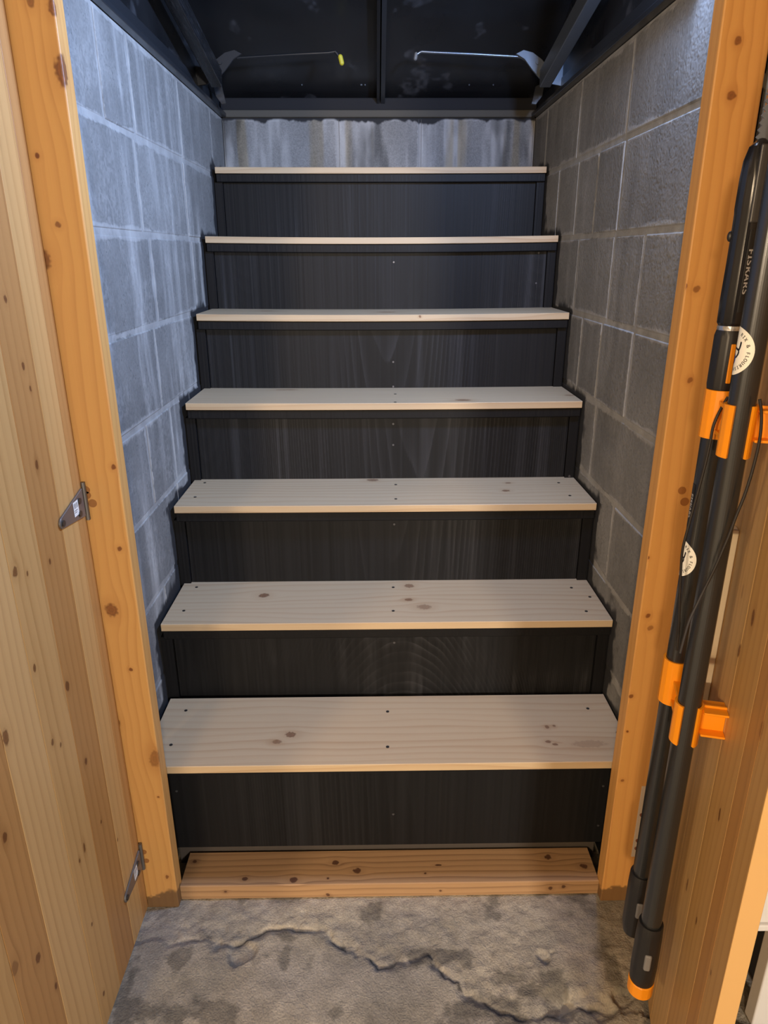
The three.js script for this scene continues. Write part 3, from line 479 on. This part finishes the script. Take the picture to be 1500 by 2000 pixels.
    // a bar between the jaws and an I-shaped foot towards the door
    const local = (w, hgt, dep, sOff, out, hh) => { const q = new RoundedBoxGeometry(w, hgt, dep, 1, 0.0008); q.rotateY(Math.atan2(DT[1], DT[0])); q.translate(DA[0] + DT[0] * sOff + DN[0] * out, hh, -(DA[1] + DT[1] * sOff + DN[1] * out)); return mv(q); };
    const sOf = p => (p[0] - DA[0]) * DT[0] + (p[1] - DA[1]) * DT[1], oOf = p => (p[0] - DA[0]) * DN[0] + (p[1] - DA[1]) * DN[1], sL = sOf(PL), sR = sOf(PR), oM = (oOf(PL) + oOf(PR)) / 2;
    for (const k of [-0.32, 0.32]) part(g, 'bar', local(sR - sL - 0.037, 0.005, 0.016, (sL + sR) / 2, oM, mid + k * wh), orange);
    part(g, 'web', local(sR - sL - 0.037, wh * 0.8, 0.004, (sL + sR) / 2, oM - 0.004, mid), orange);
    const gap = oOf(PR) - 0.0175;
    part(g, 'stem', local(0.004, (d - c) * 0.62, gap, sR, gap / 2, (c + d) / 2 + 0.012), orange);
    for (const k of [0.36, 0.92]) part(g, 'flange', local(0.034, 0.0035, gap, sR, gap / 2, c + (d - c) * k), orange);
    shadowOn(g);
  }
}

// ------------------------------------------------------------------ black steel bulkhead over the stairs
{
  const slope = 0.44, D9 = 2.83, H9 = 1.888, hAt = d => H9 + (D9 - d) * slope, D8 = POST_B + 0.2;
  const flakes = texture(512, 512, (i, j, o) => { const x = i / 512 * 4, y = j / 512 * 4, f = ss(0.66, 0.74, fbm(x * 4, y * 4, 5)); const c = 0.0085 + 0.005 * fbm(x * 3, y * 3, 3) + 0.04 * f * vn(x * 30, y * 30); o[0] = c; o[1] = c * 1.03; o[2] = c * 1.15; });
  const rough = texture(256, 256, (i, j, o) => { o[0] = 0.5 + 0.5 * (fbm(i / 22, j / 22, 4) - 0.5); }, false);
  const paint = std({ map: flakes, roughness: 0.62, roughnessMap: rough, metalness: 0 });
  const shiny = std({ color: lin(0.02, 0.022, 0.026), roughness: 0.28 });
  const worn = std({ color: lin(0.10, 0.115, 0.135), roughness: 0.42, metalness: 0.5 });  // worn steel with cool bluish light painted into its colour
  const uvm = (k, x, h, d) => k === 0 ? [d * 0.6, h * 0.6] : [x * 0.6, d * 0.6];
  const slab = (x0, x1, d0, d1, lift, t) => { const s = new THREE.Shape(); s.moveTo(d0, hAt(d0) + lift); s.lineTo(d1, hAt(d1) + lift); s.lineTo(d1, hAt(d1) + lift + t); s.lineTo(d0, hAt(d0) + lift + t); s.closePath(); const g = new THREE.ExtrudeGeometry(s, { depth: x1 - x0, bevelEnabled: false }), p = g.attributes.position; for (let i = 0; i < p.count; i++) p.setXYZ(i, x0 + p.getZ(i), p.getY(i), -p.getX(i)); g.computeVertexNormals(); return uvBy(g, uvm); };
  const frame = new THREE.Group(); top(frame, 'trim_5', 'black-painted steel bulkhead frame resting on the block walls', 'frame', S);
  part(frame, 'end_angle', uvBy(barX(XL, XR, TOPW + 0.024, H9 + 0.01, BACK - 0.004, BACK + 0.06, 0.002), uvm), std({ color: lin(0.006, 0.006, 0.008), roughness: 0.85 }), 'steel angle across the far end');
  for (const s of [-1, 1]) {
    const x = s < 0 ? XL : XR, a = s < 0 ? x - 0.03 : x, b = s < 0 ? x : x + 0.03;
    const sh = new THREE.Shape(); sh.moveTo(D8, TOPW); sh.lineTo(D9 + 0.1, TOPW); sh.lineTo(D9 + 0.1, hAt(D9 + 0.1)); sh.lineTo(D8, hAt(D8)); sh.closePath();
    const g = new THREE.ExtrudeGeometry(sh, { depth: 0.006, bevelEnabled: false }), p = g.attributes.position; for (let i = 0; i < p.count; i++) p.setXYZ(i, (s < 0 ? x - 0.012 : x + 0.006) + p.getZ(i), p.getY(i), -p.getX(i)); g.computeVertexNormals();
    part(frame, 'cheek', uvBy(g, uvm), paint, 'black steel cheek plate');
    part(frame, 'wall_angle', uvBy(rbox(s < 0 ? x - 0.012 : x - 0.018, s < 0 ? x + 0.018 : x + 0.012, TOPW + 0.001, TOPW + 0.014, D8, BACK - 0.005, 0.002), uvm), shiny, 'glossy steel angle along the wall top');
    part(frame, 'wall_angle', uvBy(rbox(s < 0 ? x - 0.01 : x + 0.003, s < 0 ? x - 0.003 : x + 0.01, TOPW + 0.012, TOPW + 0.055, D8, BACK - 0.005, 0.0015), uvm), shiny, 'upright leg of the steel angle');
  }
  const mk = (s, name, label) => {
    const g = new THREE.Group(); top(g, name, label, 'door', S);
    part(g, 'panel', slab(s < 0 ? -0.6 : 0.004, s < 0 ? -0.004 : 0.6, D8 - 0.1, D9 + 0.05, 0.002, 0.004), paint, 'black steel door leaf');
    part(g, 'meeting_flange', slab(s < 0 ? -0.012 : 0.002, s < 0 ? -0.002 : 0.016, D8 - 0.1, D9 - 0.03, -0.03, 0.032), s < 0 ? paint : shiny, 'folded meeting edge');
    // sloping lift arm beside the wall
    { const a = V(s * 0.497, 1.885, 2.44), b = V(s * 0.505, 1.995, 1.9), len = a.distanceTo(b), q = new RoundedBoxGeometry(0.034, 0.05, len, 1, 0.003), m = new THREE.Matrix4().lookAt(a, b, new THREE.Vector3(0, 1, 0)); q.applyMatrix4(m); const c = a.clone().add(b).multiplyScalar(0.5); q.translate(c.x, c.y, c.z); part(g, 'lift_rail', q, s < 0 ? paint : worn, 'sloping lift arm rail'); }
    const rod = s < 0 ? [[463, 113], [560, 107], [640, 103], [655, 101], [662, 110]] : [[812, 108], [822, 101], [840, 102], [930, 106], [1015, 111], [1032, 120], [1052, 145]];
    const dR = 2.5, pts = rod.map(([u, v]) => { const p = at(u, v, 2, dR); return V(...p); });
    part(g, 'latch_rod', new THREE.TubeGeometry(new THREE.CatmullRomCurve3(pts, false, 'catmullrom', 0.1), 60, 0.0042, 8), s < 0 ? std({ color: lin(0.03, 0.032, 0.036), roughness: 0.35, metalness: 0.6 }) : std({ color: lin(0.16, 0.18, 0.21), roughness: 0.3, metalness: 0.8 }), 'thin steel latch rod');
    const plate = (px, d, t, mat, nm, lb) => { const w = px.map(([u, v]) => at(u, v, 2, d)); const sh = new THREE.Shape(); w.forEach((p, i) => sh[i ? 'lineTo' : 'moveTo'](p[0], p[1])); sh.closePath(); const e = new THREE.ExtrudeGeometry(sh, { depth: t, bevelEnabled: true, bevelSize: 0.001, bevelThickness: 0.001, bevelSegments: 1 }); e.translate(0, 0, -d); part(g, nm, e, mat, lb); };
    const mir = px => px.map(([u, v]) => [2 * 740 - u, v]);
    const arm = [[1008, 106], [1022, 99], [1040, 104], [1058, 118], [1072, 138], [1070, 158], [1058, 158], [1040, 138], [1024, 116]], tail = [[1072, 138], [1104, 92], [1112, 118], [1108, 152], [1094, 168], [1074, 164], [1066, 150]], stay = [[1046, 170], [1064, 160], [1058, 188], [1046, 204], [1038, 203]];
    const armMat = s < 0 ? std({ color: lin(0.011, 0.011, 0.013), roughness: 0.6 }) : worn, m2 = s < 0 ? mir : (q => q);  // left arms near black; right arms carry the painted-in cool light
    plate(m2(arm), 2.49, 0.006, armMat, 'lift_arm', 'bent lift arm bracket'); plate(m2(tail), 2.46, 0.005, armMat, 'pivot_plate', 'pivot plate'); plate(m2(stay), 2.6, 0.005, s < 0 ? paint : shiny, 'stay', 'short stay');
    for (const [u, v, d] of [[1050, 122, 2.482], [1068, 137, 2.482], [1100, 155, 2.452]]) { const [[uu, vv]] = m2([[u, v]]); const p = at(uu, vv, 2, d), q = new THREE.CylinderGeometry(0.006, 0.006, 0.008, 10); q.rotateX(Math.PI / 2); q.translate(p[0], p[1], -d); part(g, 'bolt', q, armMat); }
    if (s < 0) { const p = at(666, 114, 2, 2.5), q = new THREE.CapsuleGeometry(0.0075, 0.016, 4, 10); q.rotateZ(0.25); q.translate(p[0], p[1] - 0.004, -2.5); part(g, 'handle_tip', q, std({ color: lin(0.45, 0.4, 0.03), roughness: 0.5 }), 'yellow plastic tip'); }
    else { const p = at(812, 110, 2, 2.5), q = new THREE.CapsuleGeometry(0.006, 0.012, 4, 10); q.rotateZ(-0.2); q.translate(p[0], p[1], -2.5); part(g, 'handle_tip', q, std({ color: lin(0.12, 0.12, 0.12), roughness: 0.5 }), 'grey plastic tip'); }
    for (const [u, v] of s < 0 ? [[704, 90], [706, 134], [713, 174], [590, 180]] : [[916, 178], [963, 174]]) { const d = 2.74, p = at(u, v, 2, d), hh = hAt(d), q = new THREE.SphereGeometry(0.003, 8, 6); q.translate(p[0], hh + 0.001, -d); part(g, 'rivet', q, worn); }
    shadowOn(g);
  };
  mk(-1, 'door_3', 'black steel bulkhead leaf with the yellow-tipped latch rod');
  mk(1, 'door_4', 'black steel bulkhead leaf with the bright latch rod and worn lift arm with cool light painted into its colour');
  shadowOn(frame);
  // soil-side closing plates above the house wall, so that no daylight leaks in
  const lid = new THREE.Mesh(rbox(-0.8, 0.8, 2.2, hAt(D8 - 0.1) + 0.05, D8 - 0.1, D8, 0.001), paint); top(lid, 'trim_6', 'dark steel upstand between the bulkhead leaves and the house wall', 'frame', S);
}

// ------------------------------------------------------------------ white shelf unit and grey bin beyond the pole door
{
  const white = std({ color: lin(0.66, 0.63, 0.6), roughness: 0.45 }), grey = std({ color: lin(0.045, 0.047, 0.058), roughness: 0.5 });
  const g = new THREE.Group(); top(g, 'shelf_unit', 'white shelf unit standing behind the pole door', 'shelf'); 
  part(g, 'cabinet_body', rbox(0.6, 1.15, 0.275, 1.05, 0.9, 1.2, 0.006, 2), white);
  part(g, 'rim', rbox(0.598, 1.152, 0.262, 0.276, 0.895, 1.2, 0.003, 2), white, 'white bottom rim');
  for (const x of [0.682, 1.1]) for (const d of [0.905, 1.16]) part(g, 'leg', rbox(x, x + 0.04, 0, 0.262, d, d + 0.03, 0.004), white);
  shadowOn(g);
  const b = new THREE.Group(); top(b, 'storage_bin', 'dark grey plastic bin on the floor beneath the white shelf unit', 'bin');
  const s = new THREE.Shape(); s.moveTo(-0.165, 0); s.lineTo(0.14, 0); s.lineTo(0.155, 0.2); s.lineTo(-0.17, 0.2); s.closePath(); const e = new THREE.ExtrudeGeometry(s, { depth: 0.2, bevelEnabled: true, bevelSize: 0.003, bevelThickness: 0.003, bevelSegments: 2 });
  part(b, 'tub', e, grey); part(b, 'rim', rbox(-0.173, 0.16, 0.2, 0.212, -0.226, 0.006, 0.002), grey); b.position.set(0.9, 0.003, -1.155); shadowOn(b);
}

// ------------------------------------------------------------------ the two lamps behind the camera
for (const [k, [x, h, d]] of WARM.entries()) {
  const g = new THREE.Group(); top(g, 'ceiling_lamp', k ? 'round opal globe lamp beside the back of the striped door' : 'round opal globe lamp near the rear cellar wall', 'lamp'); g.position.set(x, 2.2, -d);
  const globe = new THREE.SphereGeometry(0.1, 32, 20); globe.translate(0, h - 2.2, 0); part(g, 'globe', globe, std({ color: 0xffffff, emissive: WARM_COLOR, emissiveIntensity: 2, roughness: 0.4 }), 'glowing opal globe').castShadow = false;
  const st = mergeGeometries([new THREE.CylinderGeometry(0.06, 0.06, 0.03, 24).translate(0, -0.015, 0), new THREE.CylinderGeometry(0.006, 0.006, 2.2 - h - 0.06, 10).translate(0, -(2.2 - h - 0.06) / 2, 0)]); part(g, 'cord_and_rose', st, std({ color: lin(0.6, 0.6, 0.58), roughness: 0.5 }));
}
function panelLamp(name, label, pos, aim, w, h, colour, glow, stem) {
  const f = new THREE.Group(); top(f, name, label, 'lamp'); f.position.set(pos[0], pos[1], -pos[2]); f.lookAt(aim[0], aim[1], -aim[2]);
  const hs = new RoundedBoxGeometry(w + 0.03, h + 0.03, 0.025, 2, 0.006); hs.translate(0, 0, -0.016); part(f, 'housing', hs, std({ color: lin(0.03, 0.03, 0.03), roughness: 0.5 }));
  part(f, 'panel', new THREE.BoxGeometry(w, h, 0.004), std({ color: 0xffffff, emissive: colour, emissiveIntensity: glow }), 'glowing LED panel');
  const arm = new THREE.CylinderGeometry(0.01, 0.01, stem, 12); arm.rotateX(Math.PI / 2); arm.translate(0, 0, -0.028 - stem / 2); part(f, 'arm', arm, std({ color: lin(0.05, 0.05, 0.05), roughness: 0.4 }));
}
panelLamp('flood_lamp', 'neutral white LED flood lamp on the rear cellar wall', ROOM, ROOM_AIM, 0.3, 0.24, ROOM_COLOR, 4, 0.4);
panelLamp('light_bar', 'small blue-white LED bar on the reveal above the block wall', BAR, BAR_AIM, 0.16, 0.06, BAR_COLOR, 1.5, 0.02);

renderer.render(scene, camera);
